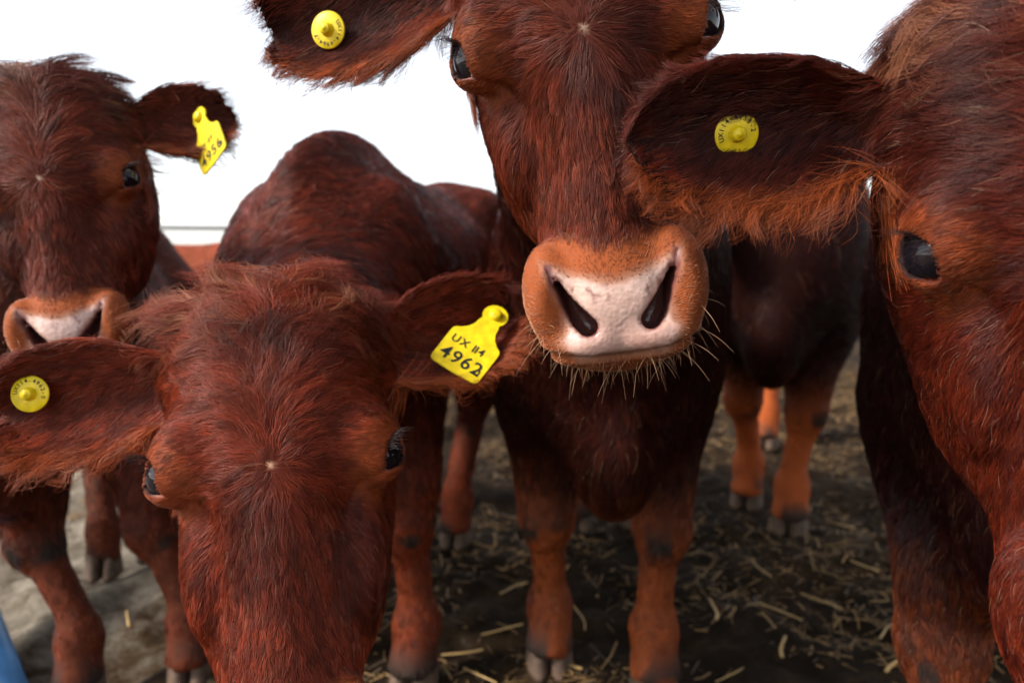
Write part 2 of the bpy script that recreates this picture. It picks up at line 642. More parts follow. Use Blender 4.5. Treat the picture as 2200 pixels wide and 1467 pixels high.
def eye_material():
    m, t, b = material('cow_eye')
    tc = node(t, 'TexCoord')
    sx = node(t, 'SeparateXYZ')
    t.links.new(tc.outputs['Object'], sx.inputs[0])
    rp = node(t, 'ValToRGB')
    e = rp.color_ramp.elements
    e[0].position, e[0].color = 0.0, (0.55, 0.46, 0.42, 1)
    e[1].position, e[1].color = 0.22, (0.016, 0.009, 0.008, 1)
    k = rp.color_ramp.elements.new(0.14); k.color = (0.40, 0.30, 0.27, 1)
    k = rp.color_ramp.elements.new(0.5); k.color = (0.006, 0.005, 0.007, 1)
    dv = node(t, 'Math', operation='DIVIDE')
    dv.inputs[1].default_value = 0.0208
    t.links.new(sx.outputs['Z'], dv.inputs[0])
    t.links.new(dv.outputs[0], rp.inputs[0])
    t.links.new(rp.outputs[0], b.inputs['Base Color'])
    b.inputs['Roughness'].default_value = 0.03
    b.inputs['Specular IOR Level'].default_value = 0.30
    return m


MS = skin_material()
MH = hair_material('cow_hair')
MW = hair_material('whisker_hair', 0.3, (0.40, 0.22, 0.12))
ML = hair_material('lash_hair', 0.3, (0.03, 0.016, 0.014))
ME = eye_material()
MHOOF = plain('hoof_horn', (0.085, 0.052, 0.034), 0.75, 0.3, 0.7, 26, 0.003)
MYEL = plain('yellow_plastic', (0.74, 0.54, 0.008), 0.42, 0.4, 0.22, 110, 0.0003)
MINK = plain('black_print', (0.012, 0.012, 0.014), 0.6, 0.3)

COAT = np.array((0.170, 0.027, 0.0095), F)
RUST = np.array((0.29, 0.062, 0.014), F)
DARK = np.array((0.040, 0.010, 0.008), F)
PINK = np.array((0.58, 0.355, 0.265), F)


# ------------------------------------------------------------------ what the skin carries where
def regions(cow, p):
    q = cow.to_head(p)
    b = cow.to_body(p)
    n = len(p)
    r = {}
    dh = np.full(n, 1.0, F)
    near = np.flatnonzero((np.abs(q) < 0.4).all(1))
    dh[near] = head_sdf(q[near])
    r['q'], r['b'] = q, b
    hm = 1 - sstep(0.004, 0.030, dh)
    r['head'] = hm
    ax, y, z = np.abs(q[:, 0]), q[:, 1], q[:, 2]
    jit = (vnoise(q * 260, 3) - 0.5) * 0.0030 + (vnoise(q * 90, 4) - 0.5) * 0.004
    zt = -0.1660 + 0.015 * sstep(0.0, 0.034, ax) - 0.012 * sstep(0.05, 0.07, ax) + 0.10 * np.clip(y - 0.06, 0, 1)
    r['muz'] = cow.snout * hm * sstep(zt + 0.003, zt - 0.004, z + jit)
    top = -0.1945 + 0.0150 * (ax / 0.045) ** 1.5
    xl = np.interp(z, [-0.250, -0.240, -0.232, -0.226, -0.207, -0.180, -0.17], [0.030, 0.041, 0.044, 0.039, 0.037, 0.0475, 0.049])
    e = np.minimum(np.minimum(top - z, z + 0.2465), xl - ax) + jit * 0.6
    r['pad'] = sstep(-0.0030, 0.0030, e) * (y < 0.06) * hm
    r['rim'] = sstep(-0.0110, -0.0010, e) * (y < 0.06) * hm
    qq = q.copy(); qq[:, 0] = ax
    s = nostril(qq)
    r['nos'] = (1 - sstep(0.0002, 0.0022, s)) * hm
    ev = qq - EYE
    r['er'] = np.where(hm > 0.5, np.linalg.norm(ev, axis=1), 1.0)
    r['eu'] = ev @ SLIT
    op = np.abs(ev @ SLITV + 0.0005) - 0.0130 * (1 - (r['eu'] / 0.0190) ** 2)
    r['eop'] = np.where(r['er'] < 0.034, np.maximum(op, 0.012 - ev @ GAZE), 1.0)
    r['wr'] = np.linalg.norm((q - WHORL) * np.array((1, 0.5, 1), F), axis=1)
    r['ear'] = np.full(n, -1, int)
    r['eu2'] = np.zeros(n, F); r['ev2'] = np.zeros(n, F)
    for i, ear in enumerate(cow.ears):
        k = np.flatnonzero((np.abs(q - ear.b) < 0.25).all(1))
        u, v, nn = ear.coords(q[k])
        on = (u > 0.012) & (u < ear.L + 0.01) & (np.abs(v) < ear.W * 1.25) & (np.abs(nn) < 0.035) & (dh[k] > 0.006)
        kk = k[on]
        r['ear'][kk] = i
        r['eu2'][kk] = u[on] / ear.L
        r['ev2'][kk] = v[on] / np.maximum(ear.half(u[on]), 0.006)
    return r


def comb(cow, p, r):
    """direction the hair lies in, world space"""
    q, b = r['q'], r['b']
    x, y, z = q[:, 0], q[:, 1], q[:, 2]
    n = len(p)
    # face: a fountain out of the whorl, falling to the sides above it and down the nose below it
    d = q - WHORL
    up = sstep(0.0, 0.05, d[:, 2])
    f = np.empty((n, 3), F)
    f[:, 0] = d[:, 0] * (1.0 + 1.6 * up) + np.sign(x) * 0.12 * sstep(0.07, 0.125, z) * np.minimum(1, np.abs(x) / 0.010)
    f[:, 1] = d[:, 1] * 0.8 + 0.02 * sstep(0.1, 0.15, z)
    f[:, 2] = d[:, 2] - up * 9.0 * x * x
    low = sstep(-0.02, -0.10, z)
    f[:, 2] -= low * 0.10
    side = sstep(0.05, 0.12, y) * sstep(0.06, 0.0, z)
    f[:, 1] += side * 0.10
    f = unit(f)
    ng = unit(q - np.array((0, 0.05, -0.205), F))
    m = r['muz'][:, None]
    f = unit(f * (1 - m) + m * (ng + np.array((0, 0.6, 0.35), F)))
    fh = f @ cow.M.T
    # body: back along the trunk and down, straight down on the legs
    bd = np.empty((n, 3), F)
    leg = sstep(0.55, 0.42, b[:, 2])
    bd[:] = -cow.h * 0.8
    bd[:, 2] = -0.25 - 0.5 * sstep(0.95, 0.7, b[:, 2])
    bd = bd * (1 - leg[:, None]) + leg[:, None] * np.array((0, 0, -1), F)
    wn = np.stack([vnoise(p * 9, s) - 0.5 for s in (11, 12, 13)], 1)
    bd = bd + wn * 0.9
    hm = (r['head'] * sstep(0.20, 0.13, y))[:, None]
    t = unit(fh * hm + unit(bd) * (1 - hm))
    for i, ear in enumerate(cow.ears):
        k = np.flatnonzero(r['ear'] == i)
        if not len(k): continue
        v = r['ev2'][k][:, None]
        u = r['eu2'][k][:, None]
        e = ear.u * (0.55 + 0.3 * u) + ear.v * (v * 0.55 - 0.38) + ear.n * 0.05
        t[k] = unit(e @ cow.M.T)
    wn = np.stack([vnoise(q * 45, s) - 0.5 for s in (21, 22, 23)], 1)
    return unit(t + 0.36 * wn * (1 - m))


def skin_tint(cow, r, p):
    n = len(p)
    c = np.tile(COAT * 0.40, (n, 1))
    mix = lambda c, k, m: c * (1 - m[:, None]) + np.array(k, F) * m[:, None]
    z = r['b'][:, 2]
    c = c * (1 - (1 - cow.trunk) * (1 - r['head']))[:, None]  # skin off the head darkened as well, standing in for shade
    c = mix(c, RUST * cow.legs * 0.7, sstep(0.42, 0.25, z) * cow.rust)
    c = mix(c, RUST * 0.9, r['muz'])
    c = mix(c, RUST * 0.8, sstep(0.046, 0.029, r['er']) * 0.6)
    c = mix(c, (0.36, 0.17, 0.10), r['rim'] * 0.8)
    mott = vnoise(r['q'] * 300, 31)
    pk = PINK * (0.80 + 0.25 * mott[:, None] + 0.15 * vnoise(r['q'] * 70, 35)[:, None])
    pk = mix(pk, (0.42, 0.21, 0.15), sstep(-0.214, -0.240, r['q'][:, 2]) * (0.25 + 0.6 * vnoise(r['q'] * 90, 36)))
    c = c * (1 - r['pad'][:, None]) + pk * r['pad'][:, None]
    spots = sstep(0.66, 0.74, vnoise(r['q'] * 300, 32)) * sstep(-0.212, -0.196, r['q'][:, 2])
    c = mix(c, (0.22, 0.10, 0.07), r['pad'] * spots)
    c = mix(c, (0.13, 0.034, 0.027), r['nos'] * 0.9)
    c = mix(c, (0.020, 0.008, 0.007), sstep(0.0030, 0.0010, r['eop']))
    c = mix(c, (0.34, 0.17, 0.14), sstep(0.0030, 0.0010, r['eop']) * sstep(0.012, 0.018, r['eu']) * 0.7)
    c = mix(c, (0.45, 0.28, 0.18), sstep(0.0040, 0.001, r['wr']))
    knee = np.exp(-((z - 0.295) / 0.030) ** 2) * sstep(0.48, 0.7, vnoise(p * 34, 33))
    mud = np.maximum(knee, sstep(0.12, 0.05, z) * sstep(0.35, 0.6, vnoise(p * 22, 34)))
    c = mix(c, (0.025, 0.018, 0.014), mud)
    return c, mud


def strand_object(name, pts, rad, tint, mat, parent):
    n, k, _ = pts.shape
    c = bpy.data.hair_curves.new(name)
    c.add_curves([k] * n)
    c.position_data.foreach_set('vector', np.ascontiguousarray(pts, F).ravel())
    a = c.attributes.get('radius') or c.attributes.new('radius', 'FLOAT', 'POINT')
    a.data.foreach_set('value', np.ascontiguousarray(rad, F).ravel())
    if tint is not None:
        a = c.attributes.new('tint', 'FLOAT_COLOR', 'CURVE')
        t4 = np.ones((n, 4), F)
        t4[:, :3] = tint
        a.data.foreach_set('color', t4.ravel())
    return link(name, c, mat, parent, world=True)


def vertex_normals(V, Q):
    d1 = V[Q[:, 2]] - V[Q[:, 0]]
    d2 = V[Q[:, 3]] - V[Q[:, 1]]
    fn = np.cross(d1, d2)
    N = np.zeros_like(V)
    for k in range(4): 
        for a in range(3): N[:, a] += np.bincount(Q[:, k], fn[:, a], len(V)).astype(F)
    return unit(N)


FWD = np.array((0, math.cos(PITCH), -math.sin(PITCH)), F)
UPV = np.array((0, math.sin(PITCH), math.cos(PITCH)), F)


def grow_coat(cow, V, Q, VN, N, parent, hue, curl):
    T = np.concatenate([Q[:, [0, 1, 2]], Q[:, [0, 2, 3]]])
    a, b, c = V[T[:, 0]], V[T[:, 1]], V[T[:, 2]]
    fn = np.cross(b - a, c - a)
    ar = np.linalg.norm(fn, axis=1) / 2
    ce = (a + b + c) / 3
    nn = fn / np.maximum(2 * ar[:, None], 1e-12)
    vw = CAM.astype(F) - ce
    dist = np.linalg.norm(vw, axis=1)
    face = (nn * vw).sum(1) / dist
    wgt = ar / np.maximum(dist, 0.3) ** 1.8 * np.where(face > -0.35, 1.0, 0.25)
    dep = -(vw @ FWD)
    sx = -(vw[:, 0]) / np.maximum(dep, 0.1) / 0.75
    sy = -(vw @ UPV) / np.maximum(dep, 0.1) / 0.5
    wgt *= np.where((np.abs(sx) < 1.2) & (np.abs(sy) < 1.25) & (dep > 0.1), 1.0, 0.20)
    wgt *= np.where(ce[:, 2] < 0.10, 0.3, 1.0)
    cdf = np.cumsum(wgt)
    ti = np.searchsorted(cdf, rng.random(N) * cdf[-1])
    u, v = rng.random(N).astype(F), rng.random(N).astype(F)
    sw = u + v > 1
    u[sw], v[sw] = 1 - u[sw], 1 - v[sw]
    bw = np.stack([1 - u - v, u, v], 1)[:, :, None]
    p = (V[T[ti]] * bw).sum(1).astype(F)
    nv = unit((VN[T[ti]] * bw).sum(1)).astype(F)
    r = regions(cow, p)
    keep = (rng.random(N) > sstep(0.10, 0.62, r['pad'])) & (r['pad'] < 0.8) & (rng.random(N) > 0.55 * r['rim']) & (r['nos'] < 0.25) & (r['eop'] > 0.0012) & (rng.random(N) < sstep(0.0004, 0.0022, r['wr']) + 0.02)
    p, nv = p[keep], nv[keep]
    r = {k: x[keep] for k, x in r.items()}
    n = len(p)
    q, bz = r['q'], r['b'][:, 2]
    y, z = q[:, 1], q[:, 2]
    # length
    L = np.full(n, 0.026, F)
    L = np.where(bz < 0.5, 0.010 + 0.016 * sstep(0.3, 0.5, bz), L)
    fl = 0.011 + 0.018 * sstep(0.0, 0.05, r['wr']) 
    fl = fl + 0.050 * sstep(0.03, 0.11, z)
    fl = np.where(z < -0.02, np.minimum(fl, 0.022 - 0.008 * sstep(-0.02, -0.07, z)) - 0.004 * sstep(-0.08, -0.15, z), fl)
    fl = np.minimum(fl, np.minimum(0.0040 + 0.35 * np.maximum(r['er'] - 0.024, 0), 0.0022 + 0.4 * np.maximum(r['eop'], 0)))
    fl = fl * (1 - r['muz']) + 0.0026 * r['muz']
    hm = r['head'] * sstep(0.22, 0.15, y)
    L = L * (1 - hm) + fl * hm
    on = r['ear'] >= 0
    ev = r['ev2']
    eu = r['eu2']
    el = 0.015 + 0.026 * sstep(-0.35, -0.95, ev) * sstep(1.0, 0.7, eu) + 0.010 * sstep(0.6, 1.0, ev) + 0.012 * sstep(0.4, 0.0, eu)
    L = np.where(on, el, L)
    L = (L * (0.72 + 0.5 * rng.random(n)) * (0.8 + 0.4 * vnoise(q * 60, 41))).astype(F)
    # path
    def proj(t, nrm): return unit(t - nrm * (t * nrm).sum(1, keepdims=True))
    t1 = proj(comb(cow, p, r), nv)
    lift = (0.09 + 0.12 * rng.random(n) + 0.25 * r['muz'])[:, None].astype(F)
    lift = np.where(on[:, None], lift * 0.8, lift)
    lift = lift + (hm * sstep(0.09, 0.15, z) * cow.tousle * sstep(0.35, 0.75, vnoise(q * 55, 42))).astype(F)[:, None]
    mid = p + (t1 + nv * lift) * (L * 0.5)[:, None]
    rm = {k: (x.copy() if k not in ('q', 'b') else x) for k, x in r.items()}
    rm['q'], rm['b'] = cow.to_head(mid), cow.to_body(mid)
    t2 = proj(comb(cow, mid, rm), nv)
    hgt = (L[:, None] * lift * 0.55)
    dm = cow.sdf(mid)[:, None]
    mid = mid + nv * np.clip(hgt * 0.8 - dm, -0.012, 0.012) * np.where(on, 0.3, 1.0)[:, None]
    tip = mid + (t2 + nv * lift * 0.2 + np.array((0, 0, -0.10), F)) * (L * 0.5)[:, None]
    dt = cow.sdf(tip)[:, None]
    tip = tip + nv * np.clip(hgt * 1.3 - dt, -0.02, 0.02) * np.where(on, 0.2, 1.0)[:, None]
    K = 5
    ts = np.linspace(0, 1, K).astype(F)
    c1 = 2 * mid - 0.5 * (p + tip)
    pts = ((1 - ts) ** 2)[None, :, None] * p[:, None] + (2 * ts * (1 - ts))[None, :, None] * c1[:, None] + (ts ** 2)[None, :, None] * tip[:, None]
    # locks: strands draw together towards a leading strand
    dist = np.linalg.norm(p - CAM.astype(F), axis=1)
    for per, longer, low in ((150, 0.026, 0.25), (20, 0.007, 0.32)):
        nc = max(50, n // per)
        lead = rng.choice(n, nc, replace=False)
        kd = kdtree.KDTree(nc)
        for i, k in enumerate(lead): kd.insert(p[k].tolist(), i)
        kd.balance()
        jit = p + rng.normal(0, 0.0012, (n, 3))
        own = np.fromiter((kd.find(c)[1] for c in jit.tolist()), int, n)
        L0 = lead[own]
        strength = (low + 0.60 * rng.random(nc))[own] * sstep(longer * 0.8, longer * 1.2, L)
        same = (t1 * t1[L0]).sum(1) > 0.5
        far = np.linalg.norm(p - p[L0], axis=1) < 0.03
        k = (strength * same * far)[:, None, None] * (ts ** 1.3)[None, :, None]
        pts = pts * (1 - k) + (pts[L0] + (p - p[L0])[:, None] * 0.12) * k
    # waves and stray ends
    ph = rng.random(nc)[own] * 6.28
    sd_ = np.cross(t1, nv)
    cw = curl * (1 + 2.0 * sstep(0.03, 0.05, L))
    wave = np.sin(ts[None] * (3.5 + 2 * rng.random(n))[:, None] + ph[:, None]) * ts[None] * (L * cw * (0.5 + rng.random(n)))[:, None]
    pts = pts + sd_[:, None] * wave[:, :, None]
    pts = pts + rng.normal(0, 1, (n, 1, 3)) * (L * 0.032)[:, None, None] * (ts ** 1.5)[None, :, None]
    rad = (0.00026 * np.maximum(dist, 0.4) * (0.7 + 0.6 * rng.random(n)))[:, None] * (1 - 0.72 * ts ** 1.5)[None]
    # colour
    tint = np.tile(COAT * np.array(hue, F), (n, 1))
    mix = lambda c, k, m: c * (1 - m[:, None]) + np.array(k, F) * m[:, None]
    big = vnoise(p * 14, 51)
    tint = tint * (1 - (1 - cow.trunk) * (1 - hm) * (~on))[:, None]  # painted shade: hair colour darker away from head and ears
    tint = mix(tint, DARK, sstep(0.5, 0.8, big) * 0.55)
    tint = mix(tint, RUST * cow.legs, sstep(0.50, 0.26, bz) * cow.rust * (0.35 + 0.65 * sstep(0.30, 0.62, vnoise(p * 11, 54))))  # rust lower legs, with warm light painted into their brightness
    tint = mix(tint, (0.29, 0.088, 0.034), r['muz'] * 0.95)
    tint = mix(tint, (0.50, 0.25, 0.14), r['muz'] * (0.15 + 0.5 * vnoise(q * 50, 52)) * sstep(-0.175, -0.195, z))
    tint = mix(tint, RUST, sstep(0.046, 0.029, r['er']) * 0.6)
    tint = mix(tint, RUST * 1.1, on * sstep(-0.55, -0.95, ev) * 0.75)
    tint = mix(tint, DARK, on * sstep(0.4, -0.2, np.abs(ev)) * 0.45)
    tint = tint * (0.55 + 0.85 * rng.random(nc)[own] ** 1.3)[:, None] * (0.75 + 0.5 * rng.random(n))[:, None]
    tuft = hm * sstep(0.09, 0.13, z) * (rng.random(nc)[own] < 0.30)
    tint = mix(tint, (0.30, 0.105, 0.045), tuft * 0.7)
    old = rng.random(n) < 0.02
    tint[old] = tint[old] * 0.5 + np.array((0.30, 0.17, 0.10)) * 0.6
    flake = hm * sstep(-0.03, 0.03, z) * sstep(0.90, 0.95, vnoise(q * 120 + 31, 53)) * cow.flakes
    tint = mix(tint, (0.42, 0.30, 0.20), flake * 0.6)
    mud = np.exp(-((bz - 0.295) / 0.030) ** 2) * sstep(0.48, 0.7, vnoise(p * 34, 33))
    mud = np.maximum(mud, sstep(0.12, 0.05, bz) * sstep(0.35, 0.6, vnoise(p * 22, 34)))
    tint = mix(tint, (0.030, 0.021, 0.016), mud)
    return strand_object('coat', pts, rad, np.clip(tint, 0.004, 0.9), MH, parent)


def sphere_mesh(name, r, seg=32, rings=20):
    v = [(0, 0, r)]
    for i in range(1, rings):
        a = math.pi * i / rings
        for j in range(seg):
            t = 2 * math.pi * j / seg
            v.append((r * math.sin(a) * math.cos(t), r * math.sin(a) * math.sin(t), r * math.cos(a)))
    v.append((0, 0, -r))
    f = [(0, 1 + j, 1 + (j + 1) % seg) for j in range(seg)]
    for i in range(rings - 2):
        o = 1 + i * seg
        f += [(o + j, o + seg + j, o + seg + (j + 1) % seg, o + (j + 1) % seg) for j in range(seg)]
    o = 1 + (rings - 2) * seg
    f += [(len(v) - 1, o + (j + 1) % seg, o + j) for j in range(seg)]
    me = bpy.data.meshes.new(name)
    me.from_pydata(v, [], f)
    me.polygons.foreach_set('use_smooth', [True] * len(f))
    return me


EYE_MESH = sphere_mesh('eye', 0.0203)
EYE_MESH.materials.append(ME)


def claw_mesh():
    prof = [(0.000, 0.052, -0.034, 0.0225), (0.012, 0.050, -0.034, 0.0225), (0.030, 0.038, -0.034, 0.0215), (0.048, 0.026, -0.032, 0.0205), (0.062, 0.016, -0.026, 0.0185), (0.066, 0.006, -0.014, 0.010)]
    v, f = [], []
    S = 14
    for z, a, b, wd in prof:
        for j in range(S):
            t = 2 * math.pi * j / S
            c = math.cos(t)
            x = (a if c > 0 else -b) * abs(c) ** 0.8 * (1 if c > 0 else -1)
            v.append((x, wd * math.sin(t) * (1 - 0.25 * max(0, c)), z))
    n = len(prof)
    for i in range(n - 1):
        for j in range(S):
            f.append((i * S + j, i * S + (j + 1) % S, (i + 1) * S + (j + 1) % S, (i + 1) * S + j))
    f.append(tuple(range(S - 1, -1, -1)))
    f.append(tuple((n - 1) * S + j for j in range(S)))
    me = bpy.data.meshes.new('hoof_claw')
    me.from_pydata(v, [], f)
    me.polygons.foreach_set('use_smooth', [True] * len(f))
    me.materials.append(MHOOF)
    return me


CLAW = claw_mesh()


def build_cow(cow, label, hairs, hue=(1, 1, 1), curl=0.10, lashes=True, whiskers=170, group='young red cattle crowding up to the camera'):
    t = time.time()
    V, Q = cow.polygonise()
    root = empty('cow', (float(cow.S[0]), float(cow.S[1]), 0.0))
    tag(root, label, 'cow', group)
    me = mesh_np('body', V, Q)
    VN = vertex_normals(V, Q)
    r = regions(cow, V)
    c, mud = skin_tint(cow, r, V)
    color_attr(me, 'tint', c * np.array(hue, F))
    float_attr(me, 'pad', np.maximum(r['pad'], r['nos'] * 0.6))
    link('body', me, MS, root, world=True)
    t2 = time.time()
    grow_coat(cow, V, Q, VN, hairs, root, hue, curl)
    # eyes
    for s in (-1, 1):
        m3 = np.array((s, 1, 1), F)
        g = cow.M @ (GAZE * m3)
        o = bpy.data.objects.new('eye', EYE_MESH)
        o.parent = root
        pos = cow.to_world((EYE * m3)[None])[0]
        o.matrix_parent_inverse = Matrix.Translation(root.location).inverted()
        o.matrix_basis = Matrix.Translation(Vector(pos.tolist())) @ Vector(g.tolist()).to_track_quat('Z', 'Y').to_matrix().to_4x4() @ Matrix.Scale(cow.hs, 4)
        col.objects.link(o)
        if lashes:
            n = 46
            u = rng.uniform(-0.0185, 0.0100, n)
            v = 0.0130 * (1 - (u / 0.0190) ** 2) - 0.0005 + rng.normal(0.0008, 0.0006, n)
            w_ = np.sqrt(np.maximum(0.0262 ** 2 - u * u - v * v, 1e-6))
            base = EYE + GAZE * w_[:, None] + SLIT * u[:, None] + SLITV * v[:, None]
            dr = unit(GAZE * 0.9 + SLITV * (0.05 + rng.normal(0, 0.10, n))[:, None] + SLIT * (u * 14 + rng.normal(0, 0.10, n))[:, None])
            ln = 0.017 * (0.4 + 0.8 * rng.random(n))[:, None]
            md = base + dr * ln * 0.5
            tp = base + dr * ln - SLITV * ln * 0.30
            P3 = np.stack([base, md, tp], 1) * m3
            P3 = cow.to_world(P3.reshape(-1, 3).astype(F)).reshape(n, 3, 3)
            strand_object('eyelashes', P3, np.tile(np.array((0.00016, 0.00012, 0.00004), F), (n, 1)), None, ML, root)
    if whiskers:
        sel = np.flatnonzero((r['muz'] >= 0.9 * cow.snout) & (r['head'] > 0.9) & (r['pad'] < 0.02) & (r['nos'] < 0.05) & (r['q'][:, 2] < -0.205) & (r['q'][:, 1] < 0.12))
        pr = sstep(-0.2, -0.255, r['q'][sel, 2]) + 0.25
        k = rng.choice(sel, whiskers, replace=False, p=pr / pr.sum())
        b0, n0 = V[k], VN[k]
        dn = cow.M @ np.array((0, 0, -1), F)
        dr = unit(n0 * 0.75 + dn * 0.3 + rng.normal(0, 0.38, (len(k), 3)))
        ln = (0.005 + 0.026 * rng.random(len(k)) ** 2.5)[:, None]
        P4 = np.stack([b0, b0 + dr * ln * 0.33, b0 + dr * ln * 0.66 + np.array((0, 0, -0.05)) * ln, b0 + dr * ln + np.array((0, 0, -0.18)) * ln], 1)
        strand_object('whiskers', P4, np.tile(np.array((0.00016, 0.00014, 0.0001, 0.00004), F), (len(k), 1)), None, MW, root)
    # cloven hooves: two claws to a foot
    ang = math.atan2(cow.h[1], cow.h[0])
    for f in cow.feet:
        for s in (-1, 1):
            wp = (np.array((f[0] + 0.004, f[1] + s * 0.0225, 0), F) * cow.bs) @ cow.B.T + cow.S
            o = bpy.data.objects.new('hoof_claw', CLAW)
            o.parent = root
            o.matrix_parent_inverse = Matrix.Translation(root.location).inverted()
            o.matrix_basis = Matrix.Translation(Vector(wp.tolist())) @ Matrix.Rotation(ang - s * 0.10, 4, 'Z') @ Matrix.Scale(cow.bs, 4)
            col.objects.link(o)
    print('cow', len(V), 'verts, mesh %.1fs, coat %.1fs' % (t2 - t, time.time() - t2))
    return root


# ------------------------------------------------------------------ ear tags
GLYPH = {}


def glyph(ch):
    """flat outline of one character, centred, capital height 1"""
    if ch not in GLYPH:
        fc = bpy.data.curves.new('glyph', 'FONT')
        fc.body = ch
        fc.size = 1.0 / 0.69
        fc.resolution_u = 3
        fc.offset = 0.018
        o = bpy.data.objects.new('glyph', fc)
        me = bpy.data.meshes.new_from_object(o)
        v = np.array([x.co[:2] for x in me.vertices]).reshape(-1, 2)
        f = [tuple(p.vertices) for p in me.polygons]
        GLYPH[ch] = (v, f, (v[:, 0].min(), v[:, 0].max()) if len(v) else (0, 0.4))
        bpy.data.objects.remove(o)
        bpy.data.meshes.remove(me)
        bpy.data.curves.remove(fc)
    return GLYPH[ch]


def lettering(rows, z):
    """rows of (text, height, x, y, arc radius or None, start angle, step)"""
    V, Fc = [], []
    for text, h, x, y, arc, a0, step in rows:
        pen = x
        for i, ch in enumerate(text):
            if ch == ' ':
                pen += 0.45 * h
                continue
            v, f, (lo, hi) = glyph(ch)
            base = len(V)
            if arc:
                a = R(a0 + i * step)
                ca, sa = math.cos(a - math.pi / 2), math.sin(a - math.pi / 2)
                for px, py in v:
                    lx, ly = (px - (lo + hi) / 2) * h, arc + py * h
                    V.append((x + ca * lx - sa * ly, y + sa * lx + ca * ly, z))
            else:
                for px, py in v: V.append((pen + (px - lo) * h, y + py * h, z))
                pen += (hi - lo + 0.16) * h
            Fc += [tuple(base + k for k in p) for p in f]
    me = bpy.data.meshes.new('lettering')
    me.from_pydata(V, [], Fc)
    return me


def lathe(name, prof, seg=40):
    v, f = [], []
    for r_, z in prof:
        for j in range(seg):
            a = 2 * math.pi * j / seg
            v.append((r_ * math.cos(a), r_ * math.sin(a), z))
    for i in range(len(prof) - 1):
        for j in range(seg):
            f.append((i * seg + j, i * seg + (j + 1) % seg, (i + 1) * seg + (j + 1) % seg, (i + 1) * seg + j))
    f.append(tuple(range(seg - 1, -1, -1)))
    f.append(tuple((len(prof) - 1) * seg + j for j in range(seg)))
    me = bpy.data.meshes.new(name)
    me.from_pydata(v, [], f)
    me.polygons.foreach_set('use_smooth', [True] * len(f))
    return me


def flag_mesh():
    """outline of the hanging tag: round neck at the pin, shoulders, broad body"""
    half = [(0.0, 0.0125)]
    for k in range(1, 7):
        a = R(90 - k * 22)
        half.append((0.0125 * math.cos(a), 0.0125 * math.sin(a)))
    half += [(0.0105, -0.012), (0.0115, -0.019), (0.0145, -0.025), (0.0195, -0.030), (0.0238, -0.0325), (0.0255, -0.0352), (0.0258, -0.040), (0.0252, -0.070), (0.0245, -0.0735), (0.0220, -0.0755), (0.0, -0.0765)]
    out = half + [(-x, y) for x, y in half[-2:0:-1]]
    n = len(out)
    v = [(x, y, zz) for zz in (0.0, 0.0017) for x, y in out]
    f = [tuple(range(n - 1, -1, -1)), tuple(range(n, 2 * n))] + [(i, (i + 1) % n, n + (i + 1) % n, n + i) for i in range(n)]
    me = bpy.data.meshes.new('ear_tag')
    me.from_pydata(v, [], f)
    return me


def ear_tag(cow, root, k, u, v, kind, spin, label, rows, tilt=(0, 0), off=0.010, size=1.0):
    e = cow.ears[k]
    pos = cow.to_world(e.point(u, v, off)[None].astype(F))[0]
    N = Vector((cow.M @ e.n).tolist())
    up = Vector((cow.M @ e.v).tolist())
    X = up.cross(N).normalized()
    Y = N.cross(X)
    m = Matrix((X, Y, N)).transposed().to_4x4()
    m = Matrix.Translation(Vector(pos.tolist())) @ m @ Matrix.Rotation(R(tilt[0]), 4, 'X') @ Matrix.Rotation(R(tilt[1]), 4, 'Y') @ Matrix.Rotation(R(spin), 4, 'Z') @ Matrix.Scale(size, 4)
    if kind == 'disc':
        me = lathe('ear_tag', [(0.0162, 0.0), (0.0168, 0.0005), (0.0168, 0.0015), (0.0162, 0.0021), (0.0062, 0.0026)])
        st = lathe('stud', [(0.0066, 0.0024), (0.0064, 0.0032), (0.0056, 0.0042), (0.0052, 0.0085), (0.0042, 0.0096), (0.0022, 0.0098), (0.0018, 0.0106), (0.0007, 0.0110)], 28)
        z = 0.0027
    else:
        me = flag_mesh()
        st = lathe('stud', [(0.0062, 0.0018), (0.0064, 0.0028), (0.0060, 0.0052), (0.0045, 0.0064), (0.0015, 0.0068)], 28)
        z = 0.0021
    o = link('ear_tag', me, MYEL, root)
    o.matrix_parent_inverse = Matrix.Translation(root.location).inverted()
    o.matrix_basis = m
    tag(o, label)
    link('stud', st, MYEL, o)
    lm = lettering(rows, z)
    link('lettering', lm, MINK, o)


# ------------------------------------------------------------------ the herd
def ear(side, u, n=(0, -1, 0), base=(0.074, 0.085, 0.088), **k):
    s = np.array((side, 1, 1), F)
    return Ear(np.array(base, F) * s, u, n, **k)


cowA = Cow((-0.194, 0.532, 0.638), (14, -24, -8.5), 1.0,
           [ear(-1, (-0.98, 0.12, -0.04), (-0.1, -0.9, -0.25)), ear(1, (0.92, 0.12, 0.36), (0.1, -0.95, 0.0))],
           (-0.32, 1.28), (-0.20, -0.98), 1.0, [(-0.181, 1.172), (-0.45, 1.20), (-0.155, 1.806), (-0.50, 1.90)], 0.0038, 0.018)
cowB = Cow((0.051, 0.520, 0.968), (-6, -5, -7.5), 1.0,
           [ear(-1, (-0.97, 0.12, 0.0), (-0.1, -0.9, -0.1), L=0.225, W=0.060), ear(1, (0.97, 0.12, 0.05), (0.1, -0.95, 0.0))],
           (0.165, 1.22), (-0.03, -1.0), 1.0, [(0.259, 1.152), (0.073, 1.236), (0.36, 1.95), (0.192, 1.92)], 0.0036, 0.018)
C_ROT = (16, -13, -11)
C_O = np.array((-0.446, 0.818, 0.888)) - 0.85 * rot(*C_ROT) @ (EYE + GAZE * 0.018)
